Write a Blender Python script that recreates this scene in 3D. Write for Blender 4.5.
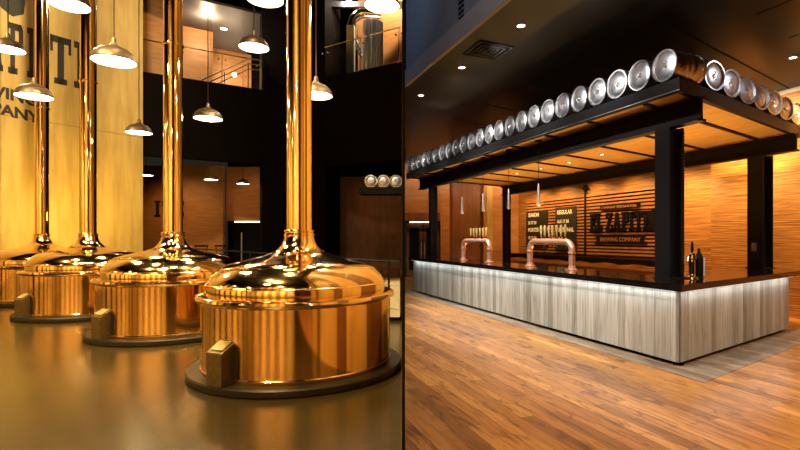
import bpy, math, random
from mathutils import Vector, Matrix
R = math.radians
random.seed(7)
scn = bpy.context.scene
for o in list(bpy.data.objects): bpy.data.objects.remove(o)
col = scn.collection

# ------------------------------------------------------------------ camera, world, exposure
cd = bpy.data.cameras.new('camera'); cam = bpy.data.objects.new('camera', cd); col.objects.link(cam)
cam.location = (0, 0, 1.6); cam.rotation_euler = (R(90), 0, 0)
cd.sensor_width = 36; cd.lens = 22.5; cd.shift_x = -0.05; cd.shift_y = 0.01625; cd.clip_end = 200
scn.camera = cam
w = bpy.data.worlds.new('world'); scn.world = w; w.use_nodes = True
w.node_tree.nodes['Background'].inputs[0].default_value = (0.9, 0.7, 0.5, 1)
w.node_tree.nodes['Background'].inputs[1].default_value = 0.02
scn.view_settings.view_transform = 'Standard'; scn.view_settings.look = 'None'
try: scn.cycles.caustics_reflective = False; scn.cycles.caustics_refractive = False
except Exception: pass
scn.view_settings.exposure = 0.0; scn.view_settings.gamma = 1.0; scn.view_settings.use_curve_mapping = False

def light(name, kind, loc, power, color, target=None, size=.1, size_y=None, angle=60, blend=.6, radius=.03, xdir=None):
    ld = bpy.data.lights.new(name, kind); ld.energy = power; ld.color = color
    if kind == 'AREA':
        ld.shape = 'RECTANGLE'; ld.size = size; ld.size_y = size_y or size
    elif kind == 'SPOT':
        ld.spot_size = R(angle); ld.spot_blend = blend; ld.shadow_soft_size = radius
    else: ld.shadow_soft_size = radius
    o = bpy.data.objects.new(name, ld); col.objects.link(o); o.location = loc
    if target is not None:
        d = (Vector(target) - Vector(loc)).normalized()
        o.rotation_euler = d.to_track_quat('-Z', 'Y').to_euler()
        if xdir is not None:                             # long side of an area lamp along xdir
            x = Vector(xdir).normalized(); z = -(d - x*d.dot(x)).normalized(); y = z.cross(x)
            o.rotation_euler = Matrix((x, y, z)).transposed().to_euler()
    return o
WARM = (1, .60, .22); AMBER = (1, .50, .14); WHITE = (1, .86, .66); COOL = (.80, .92, 1)

# frames of the bar: front edge direction EF, side edge direction ER
EF = Vector((-.3966, .918, 0)); ER = Vector((.7833, .6217, 0)); UP = Vector((0, 0, 1))
NF = Vector((.918, .3966, 0))
P = Vector((2.964, 6.2, 0)); PC = Vector((3.06, 6.39, 0))
def bp(s, r, z): return P + EF*s + ER*r + UP*z
def cp(s, r, z): return PC + EF*s + ER*r + UP*z
W0 = Vector((7.1, 10, 0)); WE = -EF                    # bar back wall, WE runs to the right
WN = Vector((-.918, -.3966, 0))
def wp(t, d, z): return W0 + EF*t + WN*d + UP*z         # t metres to the far left, d off the wall
L0 = Vector((-10.1, 17, 0)); LE = Vector((.527, .85, 0)).normalized(); LN = Vector((.85, -.527, 0)).normalized()
def lp(s, d, z): return L0 + LE*s + LN*d + UP*z
def along(u, p0, d):                                    # distance along a wall line where a sight line meets it
    q = (u-440)/500
    return (q*p0.y - p0.x)/(d.x - q*d.y)

# ---- lights of the hall with the kettles
light('plywood_wash', 'SPOT', (-5.5, 8.0, 10.5), 5600, (1, .80, .42), (-12.2, 14.4, 6.0), angle=95, blend=1, radius=.4)
light('plywood_wash', 'SPOT', (-9.0, 13.6, 2.2), 520, (1, .66, .12), (-12.2, 15.2, 2.8), angle=150, blend=1, radius=.1)
light('kettle_spot', 'SPOT', (-3.5, 2.0, 8), 2600, (1, .70, .30), (-2.6, 6.4, .8), angle=60, radius=.12)
light('kettle_spot', 'SPOT', (-6.5, 3.5, 8), 2600, (1, .70, .30), (-5.5, 8.8, .8), angle=60, radius=.12)
light('kettle_spot', 'SPOT', (-9.5, 6.5, 8), 2200, (1, .70, .30), (-8.5, 11.5, .8), angle=60, radius=.12)
light('unseen_wall_wash', 'SPOT', (-5, -2.5, 9.5), 4500, (1, .74, .38), (-5.5, -7, 7), angle=140, blend=1, radius=.3)  # added, lights the unseen rear wall so the copper can mirror it
light('partition_wash', 'SPOT', (-2.6, 5.2, 10), 1500, (1, .74, .38), (-.6, 8, 5), angle=120, blend=1, radius=.3)  # added to light the partition's unseen striped face for the kettle reflections
light('floor_spot', 'SPOT', (-4.5, 3.0, 8), 700, (1, .72, .27), (-4.2, 4.2, 0), angle=80, blend=1, radius=.2)
light('unseen_wall_wash', 'SPOT', (-2.5, -3.5, 4), 3000, (1, .78, .42), (-3, -7, 2.2), angle=150, blend=1, radius=.3)  # added washes on the unseen rear and left walls, for reflections
light('unseen_wall_wash', 'SPOT', (-7.5, -3.5, 4), 3000, (1, .78, .42), (-8, -7, 2.2), angle=150, blend=1, radius=.3)
light('unseen_wall_wash', 'SPOT', (-12.5, -2.5, 4), 3000, (1, .78, .42), (-16, -3, 2.2), angle=150, blend=1, radius=.3)
light('unseen_wall_wash', 'SPOT', (-12.5, 4.5, 5), 3000, (1, .78, .42), (-16, 4, 2.2), angle=150, blend=1, radius=.3)
# ---- lights of the bar room
for x_, y_, e_ in ((5.2,3.2,400),(3.0,2.6,380),(1.2,4.6,300),(.2,7.6,260),(-.4,10.6,200),(7.2,5.2,360),(1.4,.6,380)):
    light('plank_floor_spot', 'SPOT', (x_, y_, 4.5), e_, (1, .80, .56), (x_, y_+.2, 0), angle=125, blend=1, radius=.15)
for x_, y_, e_ in ((.9,5.6,800),(-.0,8.4,1200),(-.6,11.2,1100)):
    light('panel_spot', 'SPOT', (x_, y_, 4.5), e_, (.86, .94, 1), (x_+1.5, y_+.9, .2), angle=75, blend=1, radius=.12)
light('panel_spot', 'SPOT', (6.0, 4.4, 4.5), 170, (.95, .95, 1), (4.8, 7.2, .4), angle=70, blend=1, radius=.12)
light('ceiling_bounce', 'SPOT', (8.2, 8.6, 3.0), 60, (1, .72, .36), (7.2, 9.2, 4.6), angle=150, blend=1, radius=.2)

# ------------------------------------------------------------------ materials
def new_mat(name):
    m = bpy.data.materials.new(name); m.use_nodes = True
    nt = m.node_tree; return m, nt, nt.nodes['Principled BSDF']
def plain(name, c, rough=.5, metal=0., noise=.0, bump=0., scale=8, emit=0, emit_c=None, alpha=1, trans=0, coat=0, spec=None):
    m, nt, b = new_mat(name)
    b.inputs['Roughness'].default_value = rough; b.inputs['Metallic'].default_value = metal
    tc = nt.nodes.new('ShaderNodeTexCoord'); n = nt.nodes.new('ShaderNodeTexNoise')
    n.inputs['Scale'].default_value = scale; n.inputs['Detail'].default_value = 4
    nt.links.new(tc.outputs['Object'], n.inputs['Vector'])
    rp = nt.nodes.new('ShaderNodeValToRGB')
    rp.color_ramp.elements[0].position = .3; rp.color_ramp.elements[1].position = .7
    lo = tuple(max(0, x*(1-noise)) for x in c[:3]) + (1,); hi = tuple(min(1, x*(1+noise)) for x in c[:3]) + (1,)
    rp.color_ramp.elements[0].color = lo; rp.color_ramp.elements[1].color = hi
    nt.links.new(n.outputs['Fac'], rp.inputs[0]); nt.links.new(rp.outputs[0], b.inputs['Base Color'])
    if bump:
        bm = nt.nodes.new('ShaderNodeBump'); bm.inputs['Strength'].default_value = bump; bm.inputs['Distance'].default_value = .02
        nt.links.new(n.outputs['Fac'], bm.inputs['Height']); nt.links.new(bm.outputs[0], b.inputs['Normal'])
    if emit:
        b.inputs['Emission Color'].default_value = tuple(emit_c or c)[:3]+(1,); b.inputs['Emission Strength'].default_value = emit
    if trans: b.inputs['Transmission Weight'].default_value = trans
    if coat: b.inputs['Coat Weight'].default_value = coat; b.inputs['Coat Roughness'].default_value = .08
    if spec is not None: b.inputs['Specular IOR Level'].default_value = spec
    return m
def mapping(nt, scale=(1,1,1), rot=(0,0,0), coord='Object'):
    tc = nt.nodes.new('ShaderNodeTexCoord'); r1 = nt.nodes.new('ShaderNodeMapping'); r2 = nt.nodes.new('ShaderNodeMapping')
    r1.inputs['Rotation'].default_value = rot; r2.inputs['Scale'].default_value = scale
    nt.links.new(tc.outputs[coord], r1.inputs[0]); nt.links.new(r1.outputs[0], r2.inputs[0]); return r1.outputs[0], r2.outputs[0]
def ramp(nt, src, stops):
    rp = nt.nodes.new('ShaderNodeValToRGB'); e = rp.color_ramp.elements
    while len(e) < len(stops): e.new(.5)
    for k, (p, c) in enumerate(stops): e[k].position = p; e[k].color = tuple(c)+(1,)
    nt.links.new(src, rp.inputs[0]); return rp.outputs[0]
def noise(nt, vec, scale, detail=4, dist=0):
    n = nt.nodes.new('ShaderNodeTexNoise'); n.inputs['Scale'].default_value = scale; n.inputs['Detail'].default_value = detail
    n.inputs['Distortion'].default_value = dist; nt.links.new(vec, n.inputs['Vector']); return n.outputs['Fac']
def mixc(nt, kind, fac, a, b):
    m = nt.nodes.new('ShaderNodeMix'); m.data_type = 'RGBA'; m.blend_type = kind
    if isinstance(fac, float): m.inputs[0].default_value = fac
    else: nt.links.new(fac, m.inputs[0])
    for i, x in ((6, a), (7, b)):
        if isinstance(x, tuple): m.inputs[i].default_value = x+(1,)
        else: nt.links.new(x, m.inputs[i])
    return m.outputs[2]
def bump(nt, src, b, strength=.3, dist=.01):
    bm = nt.nodes.new('ShaderNodeBump'); bm.inputs['Strength'].default_value = strength; bm.inputs['Distance'].default_value = dist
    nt.links.new(src, bm.inputs['Height']); nt.links.new(bm.outputs[0], b.inputs['Normal'])

def wood(name, stops, rot=(0,0,0), scale=(1,14,14), nscale=2., rough=.5, tint=.0, coat=0, bmp=.1):
    m, nt, b = new_mat(name); _, v = mapping(nt, scale, rot)
    g = noise(nt, v, nscale, 6, .6)
    c = ramp(nt, g, stops)
    _, v2 = mapping(nt, (1,1,1)); g2 = noise(nt, v2, .9, 2)
    c = mixc(nt, 'MULTIPLY', tint, c, ramp(nt, g2, [(.3, (.55,.5,.45)), (.7, (1,1,1))]))
    nt.links.new(c, b.inputs['Base Color']); b.inputs['Roughness'].default_value = rough
    if coat: b.inputs['Coat Weight'].default_value = coat
    bump(nt, g, b, bmp); return m
def planks(name, rot, width, height, colors, mortar_c, rough, rough_var=.1, grain=(1.5, 22, 1), mortar=.0025, knots=True):
    m, nt, b = new_mat(name); raw, v = mapping(nt, grain, rot)
    br = nt.nodes.new('ShaderNodeTexBrick'); nt.links.new(raw, br.inputs['Vector'])
    br.inputs['Scale'].default_value = 1; br.inputs['Brick Width'].default_value = width; br.inputs['Row Height'].default_value = height
    br.inputs['Mortar Size'].default_value = mortar; br.inputs['Mortar Smooth'].default_value = .1
    br.inputs['Color1'].default_value = (0,0,0,1); br.inputs['Color2'].default_value = (1,1,1,1); br.inputs['Mortar'].default_value = (.5,.5,.5,1)
    br.offset = .37; br.offset_frequency = 2
    c = ramp(nt, br.outputs['Color'], colors)
    g = noise(nt, v, 1.3, 6, .8)
    c = mixc(nt, 'MULTIPLY', .85, c, ramp(nt, g, [(.30, (.36,.29,.22)), (.48, (.92,.88,.85)), (.65, (1.0,1.0,1.0))]))
    if knots:
        _, v3 = mapping(nt, (2.2, 7, 1), rot); k = noise(nt, v3, 1.1, 3, 1.5)
        c = mixc(nt, 'MULTIPLY', .8, c, ramp(nt, k, [(.30, (.28,.20,.13)), (.46, (1,1,1))]))
    c = mixc(nt, 'MIX', br.outputs['Fac'], c, mortar_c)
    nt.links.new(c, b.inputs['Base Color'])
    rr = ramp(nt, g, [(.3, (rough+rough_var,)*3), (.7, (rough,)*3)]); nt.links.new(rr, b.inputs['Roughness'])
    bump(nt, br.outputs['Fac'], b, -.25, .004); return m

AF = math.atan2(EF.y, EF.x)
M = {}
M['copper'] = plain('polished_copper', (.98, .66, .30), .09, 1, noise=.06, scale=2)
def _copper_wave():
    m, nt, b = new_mat('rolled_copper'); _, v = mapping(nt, (1,1,.12)); g = noise(nt, v, 2.2, 3)
    nt.links.new(ramp(nt, g, [(.3,(.93,.53,.19)),(.7,(.98,.64,.27))]), b.inputs['Base Color'])
    b.inputs['Metallic'].default_value = 1; b.inputs['Roughness'].default_value = .10; return m
M['copper_side'] = _copper_wave()
M['brass'] = plain('brass_ring', (.95, .66, .28), .12, 1, noise=.05)
M['slate'] = plain('dark_slate_plinth', (.022, .016, .009), .4, 0, noise=.2, spec=.25)
M['box_metal'] = plain('brushed_bronze', (.17, .115, .045), .4, .7, noise=.2, scale=20)
M['box_glass'] = plain('gauge_face', (.85, .68, .32), .18, .7, noise=.15)
M['tile'] = None
def _tile():
    m, nt, b = new_mat('olive_stone_tile'); raw, v = mapping(nt, (1,1,1), (0,0,R(-32)))
    br = nt.nodes.new('ShaderNodeTexBrick'); nt.links.new(raw, br.inputs['Vector'])
    for k, x in (('Scale',1),('Brick Width',1.2),('Row Height',.6),('Mortar Size',.004),('Mortar Smooth',.1)): br.inputs[k].default_value = x
    br.inputs['Color1'].default_value = (.0,.0,.0,1); br.inputs['Color2'].default_value = (1,1,1,1)
    c = ramp(nt, br.outputs['Color'], [(0,(.045,.030,.009)),(1,(.060,.041,.012))])
    g = noise(nt, v, .9, 5, .2)
    c = mixc(nt, 'MULTIPLY', .6, c, ramp(nt, g, [(.1,(.55,.52,.46)),(.9,(1,1,1))]))
    c = mixc(nt, 'MIX', br.outputs['Fac'], c, (.085,.062,.026))
    nt.links.new(c, b.inputs['Base Color'])
    g3 = noise(nt, v, 9, 6); c = mixc(nt, 'MULTIPLY', .5, c, ramp(nt, g3, [(.2,(.5,.48,.42)),(.8,(1,1,1))])); nt.links.new(c, b.inputs['Base Color'])
    b.inputs['Roughness'].default_value = .22; b.inputs['Specular IOR Level'].default_value = .38
    return m
M['tile'] = _tile()
M['floorboards'] = planks('oak_floorboards', (0,0,-AF), 1.9, .135, [(0,(.25,.10,.018)),(.35,(.52,.22,.042)),(.7,(.38,.155,.028)),(1,(.68,.32,.07))], (.10,.045,.015), .27)
M['border_boards'] = planks('grey_border_boards', (0,0,-AF), 1.9, .135, [(0,(.16,.105,.065)),(.5,(.26,.19,.125)),(1,(.34,.26,.18))], (.05,.035,.02), .3)
M['ply'] = wood('golden_plywood', [(.3,(.48,.30,.085)),(.5,(.58,.385,.12)),(.7,(.66,.45,.155))], scale=(3,3,.35), nscale=1.6, rough=.55, tint=.25)
M['ply_stripe'] = wood('dark_stained_ply', [(.3,(.10,.045,.012)),(.7,(.2,.09,.03))], scale=(3,3,.35), rough=.5)
M['amber_wall'] = None
def _lamella(name, lo, hi, per=24, rough=.5):
    m, nt, b = new_mat(name); raw, v = mapping(nt, (1.2,1.2,26)); g = noise(nt, v, 1.4, 5, .3)
    _, v2 = mapping(nt, (.6,.6,per*1.6)); g2 = noise(nt, v2, 1., 2)
    c = ramp(nt, g, [(.32, lo), (.5, tuple((a+c_)/2 for a, c_ in zip(lo, hi))), (.68, hi)])
    c = mixc(nt, 'MULTIPLY', .6, c, ramp(nt, g2, [(.35,(.5,.45,.4)),(.6,(1,1,1))]))
    nt.links.new(c, b.inputs['Base Color']); b.inputs['Roughness'].default_value = rough; bump(nt, g, b, .5, .02); return m
M['amber_wall'] = _lamella('stacked_timber_wall', (.26,.10,.025), (.62,.29,.08))
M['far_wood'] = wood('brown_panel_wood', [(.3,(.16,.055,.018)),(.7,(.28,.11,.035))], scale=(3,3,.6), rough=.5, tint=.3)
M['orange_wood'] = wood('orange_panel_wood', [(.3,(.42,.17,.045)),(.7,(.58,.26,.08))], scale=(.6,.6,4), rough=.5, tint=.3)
M['soffit'] = wood('soffit_birch', [(.3,(.50,.27,.085)),(.7,(.68,.40,.15))], rot=(0,0,-AF), scale=(1.5,8,4), nscale=1.4, rough=.5, tint=.2)
M['black_steel'] = plain('black_steel', (.009,.008,.008), .5, 0, noise=.15, spec=.15)
M['black'] = plain('matt_black', (.005,.004,.004), .7, noise=.1, spec=.1)
M['dark_wall'] = plain('dark_brown_wall', (.0040,.0024,.0017), .8, noise=.2, scale=1.5, spec=.05)
M['black_ceiling'] = plain('black_lacquer_ceiling', (.004,.003,.002), .32, noise=.05, scale=1.2, spec=.10)
M['grey_fascia'] = plain('slate_grey_paint', (.085,.085,.095), .5, noise=.1, scale=2)
M['grey_fascia_low'] = plain('mauve_grey_band', (.15,.13,.125), .5, noise=.1, scale=2)
M['counter'] = plain('black_polished_stone', (.010,.006,.005), .10, noise=.3, coat=.5)
def _panel():
    m, nt, b = new_mat('bleached_oak_panelling'); 
    tc = nt.nodes.new('ShaderNodeUVMap'); tc.uv_map = 'UVMap'
    br = nt.nodes.new('ShaderNodeTexBrick'); 
    mp = nt.nodes.new('ShaderNodeMapping'); mp.inputs['Rotation'].default_value = (0,0,R(90)); nt.links.new(tc.outputs[0], mp.inputs[0])
    nt.links.new(mp.outputs[0], br.inputs['Vector'])
    for k, x in (('Scale',1),('Brick Width',5),('Row Height',.13),('Mortar Size',.0015)): br.inputs[k].default_value = x
    br.inputs['Color1'].default_value = (0,0,0,1); br.inputs['Color2'].default_value = (1,1,1,1)
    c = ramp(nt, br.outputs['Color'], [(0,(.27,.25,.19)),(.5,(.56,.53,.44)),(1,(.40,.37,.30))])
    m2 = nt.nodes.new('ShaderNodeMapping'); m2.inputs['Scale'].default_value = (26,1.3,1); nt.links.new(tc.outputs[0], m2.inputs[0])
    g = noise(nt, m2.outputs[0], 1.2, 6, .7)
    c = mixc(nt, 'MULTIPLY', .85, c, ramp(nt, g, [(.28,(.42,.38,.33)),(.5,(.9,.88,.86)),(.72,(1,1,1))]))
    c = mixc(nt, 'MIX', br.outputs['Fac'], c, (.07,.06,.045))
    nt.links.new(c, b.inputs['Base Color']); b.inputs['Roughness'].default_value = .5; return m
M['panel'] = _panel()
M['steel'] = plain('keg_steel', (.74,.73,.71), .30, 1, noise=.12, scale=14)
M['steel_dark'] = plain('keg_steel_face', (.72,.74,.78), .36, 1, noise=.2, scale=9, bump=.15)
M['chrome'] = plain('chrome', (.8,.8,.8), .08, 1, noise=.05)
M['rose_copper'] = plain('rose_copper', (.95,.50,.30), .30, .75, noise=.06)
M['slat'] = wood('slat_walnut', [(.3,(.36,.14,.04)),(.7,(.58,.28,.09))], scale=(2,2,8), rough=.35, tint=.35)
M['chalk'] = plain('chalk_white', (.75,.74,.7), .8, noise=.2, scale=40)
M['board'] = plain('menu_blackboard', (.018,.015,.013), .5, noise=.2)
M['lamp_shell'] = plain('bronze_lamp_shade', (.15,.105,.07), .42, .6, noise=.15)
M['lamp_inner'] = plain('white_enamel', (.9,.85,.75), .5, noise=.02, emit=3.0, emit_c=(1,.86,.62))
M['bulb'] = plain('lit_bulb', (1,.9,.75), .5, emit=28, emit_c=(1,.86,.62))
M['down'] = plain('lit_downlight', (1,.95,.85), .5, emit=9, emit_c=(1,.9,.75))
M['down_cool'] = plain('lit_cool_downlight', (1,1,1), .5, emit=14, emit_c=(.85,.92,1))
M['led'] = plain('led_strip', (1,1,1), .5, emit=.6, emit_c=(.82,.93,1))
M['cable'] = plain('lamp_cord', (.10,.06,.03), .6, noise=.1)
M['glass'] = plain('clear_glass', (.95,.97,.97), .02, trans=1, noise=0)
M['glass'].node_tree.nodes['Principled BSDF'].inputs['IOR'].default_value = 1.1
M['grey_cloth'] = plain('grey_stone_band', (.20,.22,.25), .6, noise=.25, scale=3)
M['white_paint'] = plain('white_pillar_paint', (.72,.74,.70), .5, noise=.05)
M['handle_yellow'] = plain('tap_handle_brass', (.75,.58,.22), .25, .6, noise=.1)
M['ink'] = plain('black_wall_paint', (.018,.012,.008), .6, noise=.2)
M['cream'] = plain('pale_counter_board', (.55,.50,.38), .5, noise=.1)
M['mezz_ceiling'] = plain('mezzanine_ceiling_grey', (.10,.09,.09), .5, noise=.1)

# ------------------------------------------------------------------ mesh helpers
class MB:
    def __init__(s): s.v = []; s.f = []; s.uv = {}
    def add(s, vs, fs, uv=None):
        n = len(s.v); s.v += [tuple(v) for v in vs]
        for i, f in enumerate(fs):
            if uv: s.uv[len(s.f)] = uv[i]
            s.f.append(tuple(n+j for j in f))
        return s
    def para(s, o, a, b, c):                              # parallelepiped, edge vectors a b c
        o, a, b, c = map(Vector, (o, a, b, c))
        vs = [o, o+a, o+a+b, o+b, o+c, o+a+c, o+a+b+c, o+b+c]
        fs = [(0,3,2,1),(4,5,6,7),(0,1,5,4),(1,2,6,5),(2,3,7,6),(3,0,4,7)]
        if a.cross(b).dot(c) < 0: fs = [tuple(reversed(f)) for f in fs]
        A, B, C = a.length, b.length, c.length
        return s.add(vs, fs)
    def box(s, x0, y0, z0, x1, y1, z1): return s.para((x0,y0,z0), (x1-x0,0,0), (0,y1-y0,0), (0,0,z1-z0))
    def lathe(s, prof, n=48, mat=None, close=False):
        vs = []; fs = []
        m = len(prof)
        for i in range(n):
            a = 2*math.pi*i/n
            for (r, z) in prof:
                p = Vector((r*math.cos(a), r*math.sin(a), z)); vs.append(mat @ p if mat else p)
        for i in range(n):
            j = (i+1) % n
            for k in range(m-1 if not close else m):
                k2 = (k+1) % m
                fs.append((i*m+k, j*m+k, j*m+k2, i*m+k2))
        return s.add(vs, fs)
    def tube(s, pts, r, n=10, caps=True):
        pts = [Vector(p) for p in pts]; vs = []; fs = []; prev = None
        for i, p in enumerate(pts):
            d = (pts[min(i+1, len(pts)-1)] - pts[max(i-1, 0)]).normalized()
            if prev is None:
                a = d.orthogonal().normalized()
            else:
                a = (prev - d*prev.dot(d)).normalized()
            prev = a; b = d.cross(a)
            rr = r[i] if isinstance(r, (list, tuple)) else r
            for k in range(n):
                t = 2*math.pi*k/n; vs.append(p + (a*math.cos(t)+b*math.sin(t))*rr)
        for i in range(len(pts)-1):
            for k in range(n):
                l = (k+1) % n; fs.append((i*n+k, i*n+l, (i+1)*n+l, (i+1)*n+k))
        if caps: fs.append(tuple(range(n-1, -1, -1))); fs.append(tuple((len(pts)-1)*n+k for k in range(n)))
        return s.add(vs, fs)
    def prism(s, poly, o, ex, ey, ez):                    # polygon in ex,ey extruded by vector ez
        o, ex, ey, ez = map(Vector, (o, ex, ey, ez)); n = len(poly)
        vs = [o+ex*x+ey*y for x, y in poly]; vs += [v+ez for v in vs]
        fs = [tuple(range(n-1,-1,-1)), tuple(range(n, 2*n))] + [(i, (i+1)%n, n+(i+1)%n, n+i) for i in range(n)]
        return s.add(vs, fs)
    def build(s, name, mat, parent=None, smooth=False, loc=None, bevel=0):
        me = bpy.data.meshes.new(name); me.from_pydata(s.v, [], s.f); me.validate()
        uvl = me.uv_layers.new(name='UVMap')
        for p in me.polygons:
            n = p.normal
            hd = Vector((-n.y, n.x, 0))
            hd = hd.normalized() if hd.length > .1 else Vector((1,0,0))
            for li in p.loop_indices:
                c = me.vertices[me.loops[li].vertex_index].co
                uvl.data[li].uv = (c.dot(hd), c.z if abs(n.z) < .9 else c.y)
        me.materials.append(mat)
        o = bpy.data.objects.new(name, me); col.objects.link(o)
        if parent: o.parent = parent
        if loc: o.location = loc
        if smooth:
            for p in me.polygons: p.use_smooth = True
            try: me.set_sharp_from_angle(angle=R(35))
            except Exception: pass
        if bevel:
            b = o.modifiers.new('bevel', 'BEVEL'); b.width = bevel; b.segments = 2; b.limit_method = 'ANGLE'
        return o
def tag(o, label=None, cat=None, group=None, kind=None):
    if label: o['label'] = label
    if cat: o['category'] = cat
    if group: o['group'] = group
    if kind: o['kind'] = kind
    return o
def empty(name, loc, rz=0):
    o = bpy.data.objects.new(name, None); col.objects.link(o); o.location = loc; o.rotation_euler = (0,0,rz)
    o.empty_display_size = .1; return o
def kids(o): return [x for x in col.objects if x.parent == o]
def copy_tree(o, parent=None):
    c = o.copy(); col.objects.link(c)
    if parent: c.parent = parent
    for ch in kids(o): copy_tree(ch, c)
    return c
def struct(o, label=None):
    o['kind'] = 'structure'
    if label: o['label'] = label; 
    return o
def arc(c, a, b, r, t0, t1, n=8): return [Vector(c)+Vector(a)*r*math.cos(t0+(t1-t0)*k/n)+Vector(b)*r*math.sin(t0+(t1-t0)*k/n) for k in range(n+1)]
ORD = ['first','second','third','fourth','fifth','sixth','seventh','eighth','ninth','tenth','eleventh','twelfth','thirteenth','fourteenth','fifteenth',
 'sixteenth','seventeenth','eighteenth','nineteenth','twentieth','twenty-first','twenty-second','twenty-third','twenty-fourth','twenty-fifth','twenty-sixth']

# lettering
def text_mesh(mb, body, size, o, ex, ey, depth, offset=.0, sx=1.0, align='LEFT', shear=0):
    cu = bpy.data.curves.new('lettering', 'FONT'); cu.body = body; cu.size = size; cu.offset = offset; cu.align_x = align; cu.resolution_u = 3
    cu.extrude = depth/2
    t = bpy.data.objects.new('lettering', cu); col.objects.link(t)
    dg = bpy.context.evaluated_depsgraph_get(); me = bpy.data.meshes.new_from_object(t.evaluated_get(dg))
    o, ex, ey = Vector(o), Vector(ex), Vector(ey); ez = ex.cross(ey)
    vs = [o + ex*v.co.x*sx + ey*(v.co.y+shear*v.co.x) + ez*(v.co.z+depth/2) for v in me.vertices]
    mb.add(vs, [tuple(p.vertices) for p in me.polygons])
    bpy.data.objects.remove(t); bpy.data.curves.remove(cu); bpy.data.meshes.remove(me)
GL = {  # slab-serif capitals, unit height, boxes and quads
 'E': (.66, [[(.1,0),(.32,0),(.32,1),(.1,1)], [(0,0),(.66,0),(.66,.30),(.58,.30),(.52,.14),(0,.14)], [(0,.86),(.52,.86),(.58,.70),(.66,.70),(.66,1),(0,1)], [(.3,.43),(.5,.43),(.5,.57),(.3,.57)], [(.46,.35),(.54,.35),(.54,.65),(.46,.65)]]),
 'L': (.62, [[(.1,0),(.32,0),(.32,1),(.1,1)], [(0,0),(.62,0),(.62,.34),(.54,.34),(.48,.14),(0,.14)], [(0,.88),(.42,.88),(.42,1),(0,1)]]),
 'Z': (.66, [[(.02,.86),(.64,.86),(.64,1),(.02,1)], [(.02,.68),(.12,.68),(.12,1),(.02,1)], [(.0,.0),(.66,0),(.66,.14),(.0,.14)], [(.56,.0),(.66,0),(.66,.32),(.56,.32)], [(.0,.12),(.26,.12),(.64,.88),(.38,.88)]]),
 'A': (.80, [[(.06,0),(.22,0),(.48,1),(.30,1)], [(.52,0),(.76,0),(.50,1),(.32,1)], [(0,0),(.3,0),(.3,.12),(0,.12)], [(.46,0),(.80,0),(.80,.12),(.46,.12)], [(.2,.28),(.6,.28),(.6,.40),(.2,.40)]]),
 'P': (.70, [[(.1,0),(.32,0),(.32,1),(.1,1)], [(0,0),(.44,0),(.44,.12),(0,.12)], [(0,.88),(.56,.88),(.70,.80),(.70,.78),(.6,1),(0,1)], [(.3,.86),(.6,.86),(.7,.74),(.7,.9),(.62,1),(.3,1)], [(.50,.42),(.62,.42),(.70,.54),(.70,.86),(.6,.95),(.50,.95)], [(.3,.40),(.58,.40),(.66,.52),(.3,.52)]]),
 'I': (.42, [[(.1,0),(.32,0),(.32,1),(.1,1)], [(0,0),(.42,0),(.42,.12),(0,.12)], [(0,.88),(.42,.88),(.42,1),(0,1)]]),
 'T': (.72, [[(.25,0),(.47,0),(.47,1),(.25,1)], [(.14,0),(.58,0),(.58,.12),(.14,.12)], [(0,.86),(.72,.86),(.72,1),(0,1)], [(0,.66),(.09,.66),(.09,1),(0,1)], [(.63,.66),(.72,.66),(.72,1),(.63,1)]]),
}
def slab(mb, ch, o, ex, ey, h, depth, wx=1.0):
    ez = Vector(ex).cross(Vector(ey)).normalized()*depth
    for q in GL[ch][1]: mb.prism([(x*h*wx, y*h) for x, y in q], o, ex, ey, ez)
    return GL[ch][0]*h*wx

# ================================================================== SETTING
# divider direction: a thin black steel partition between the two rooms
DD = Vector((-.0729, 1, 0)).normalized(); DN = Vector((1, .0729, 0)).normalized()
def dpnt(y, off, z): return Vector((-.0729*y, y, 0)) + DN*off + UP*z
struct(MB().para(dpnt(3.3,-.0095,0), DD*22.2, DN*.019, UP*12).build('wall_partition', M['black']))
y_ = 3.34
for k, wd_ in enumerate((.5,.25,.8,.3,.5,.45,1.1,.3,.7,.6,1.4,.4,.9,.7,1.8,.6)):      # unseen plywood and dark stripes added on its left face for kettle reflections
    struct(MB().para(dpnt(y_,-.0105,0), DD*wd_, DN*.001, UP*11.9).build('wall_reflection_cladding', M['ply'] if k % 2 == 0 else M['ply_stripe'])); y_ += wd_
# floors
def poly_slab(pts, z0, z1):
    mb = MB(); n = len(pts); vs = [(x,y,z0) for x,y in pts]+[(x,y,z1) for x,y in pts]
    return mb.add(vs, [tuple(range(n-1,-1,-1)), tuple(range(n,2*n))]+[(i,(i+1)%n,n+(i+1)%n,n+i) for i in range(n)])
YB, YF = -7, 26
pl = lambda y: (-.0729*y, y)
struct(poly_slab([(-16,YB), pl(YB), pl(YF), (-16,YF)], -.2, 0).build('floor', M['tile']))
struct(poly_slab([pl(YB), (13,YB), (13,YF), pl(YF)], -.2, 0).build('floor', M['floorboards']))
# grey stained border in the floor round the bar (6 mm)
bs = []
for s, r in ((9.9,-.32), (-.52,-.32), (-.52,4.2), (-.0,4.2), (-.0,-.0), (9.9,0)): q = bp(s,r,0); bs.append((q.x,q.y))
mb = MB(); n = 6; vs = [(x,y,.0) for x,y in bs]+[(x,y,.004) for x,y in bs]
mb.add(vs, [(6,7,10,11),(7,8,9,10),(5,4,1,0),(4,3,2,1)]+[(i,(i+1)%n,n+(i+1)%n,n+i) for i in range(n)])
struct(mb.build('trim_1', M['border_boards']))

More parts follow.
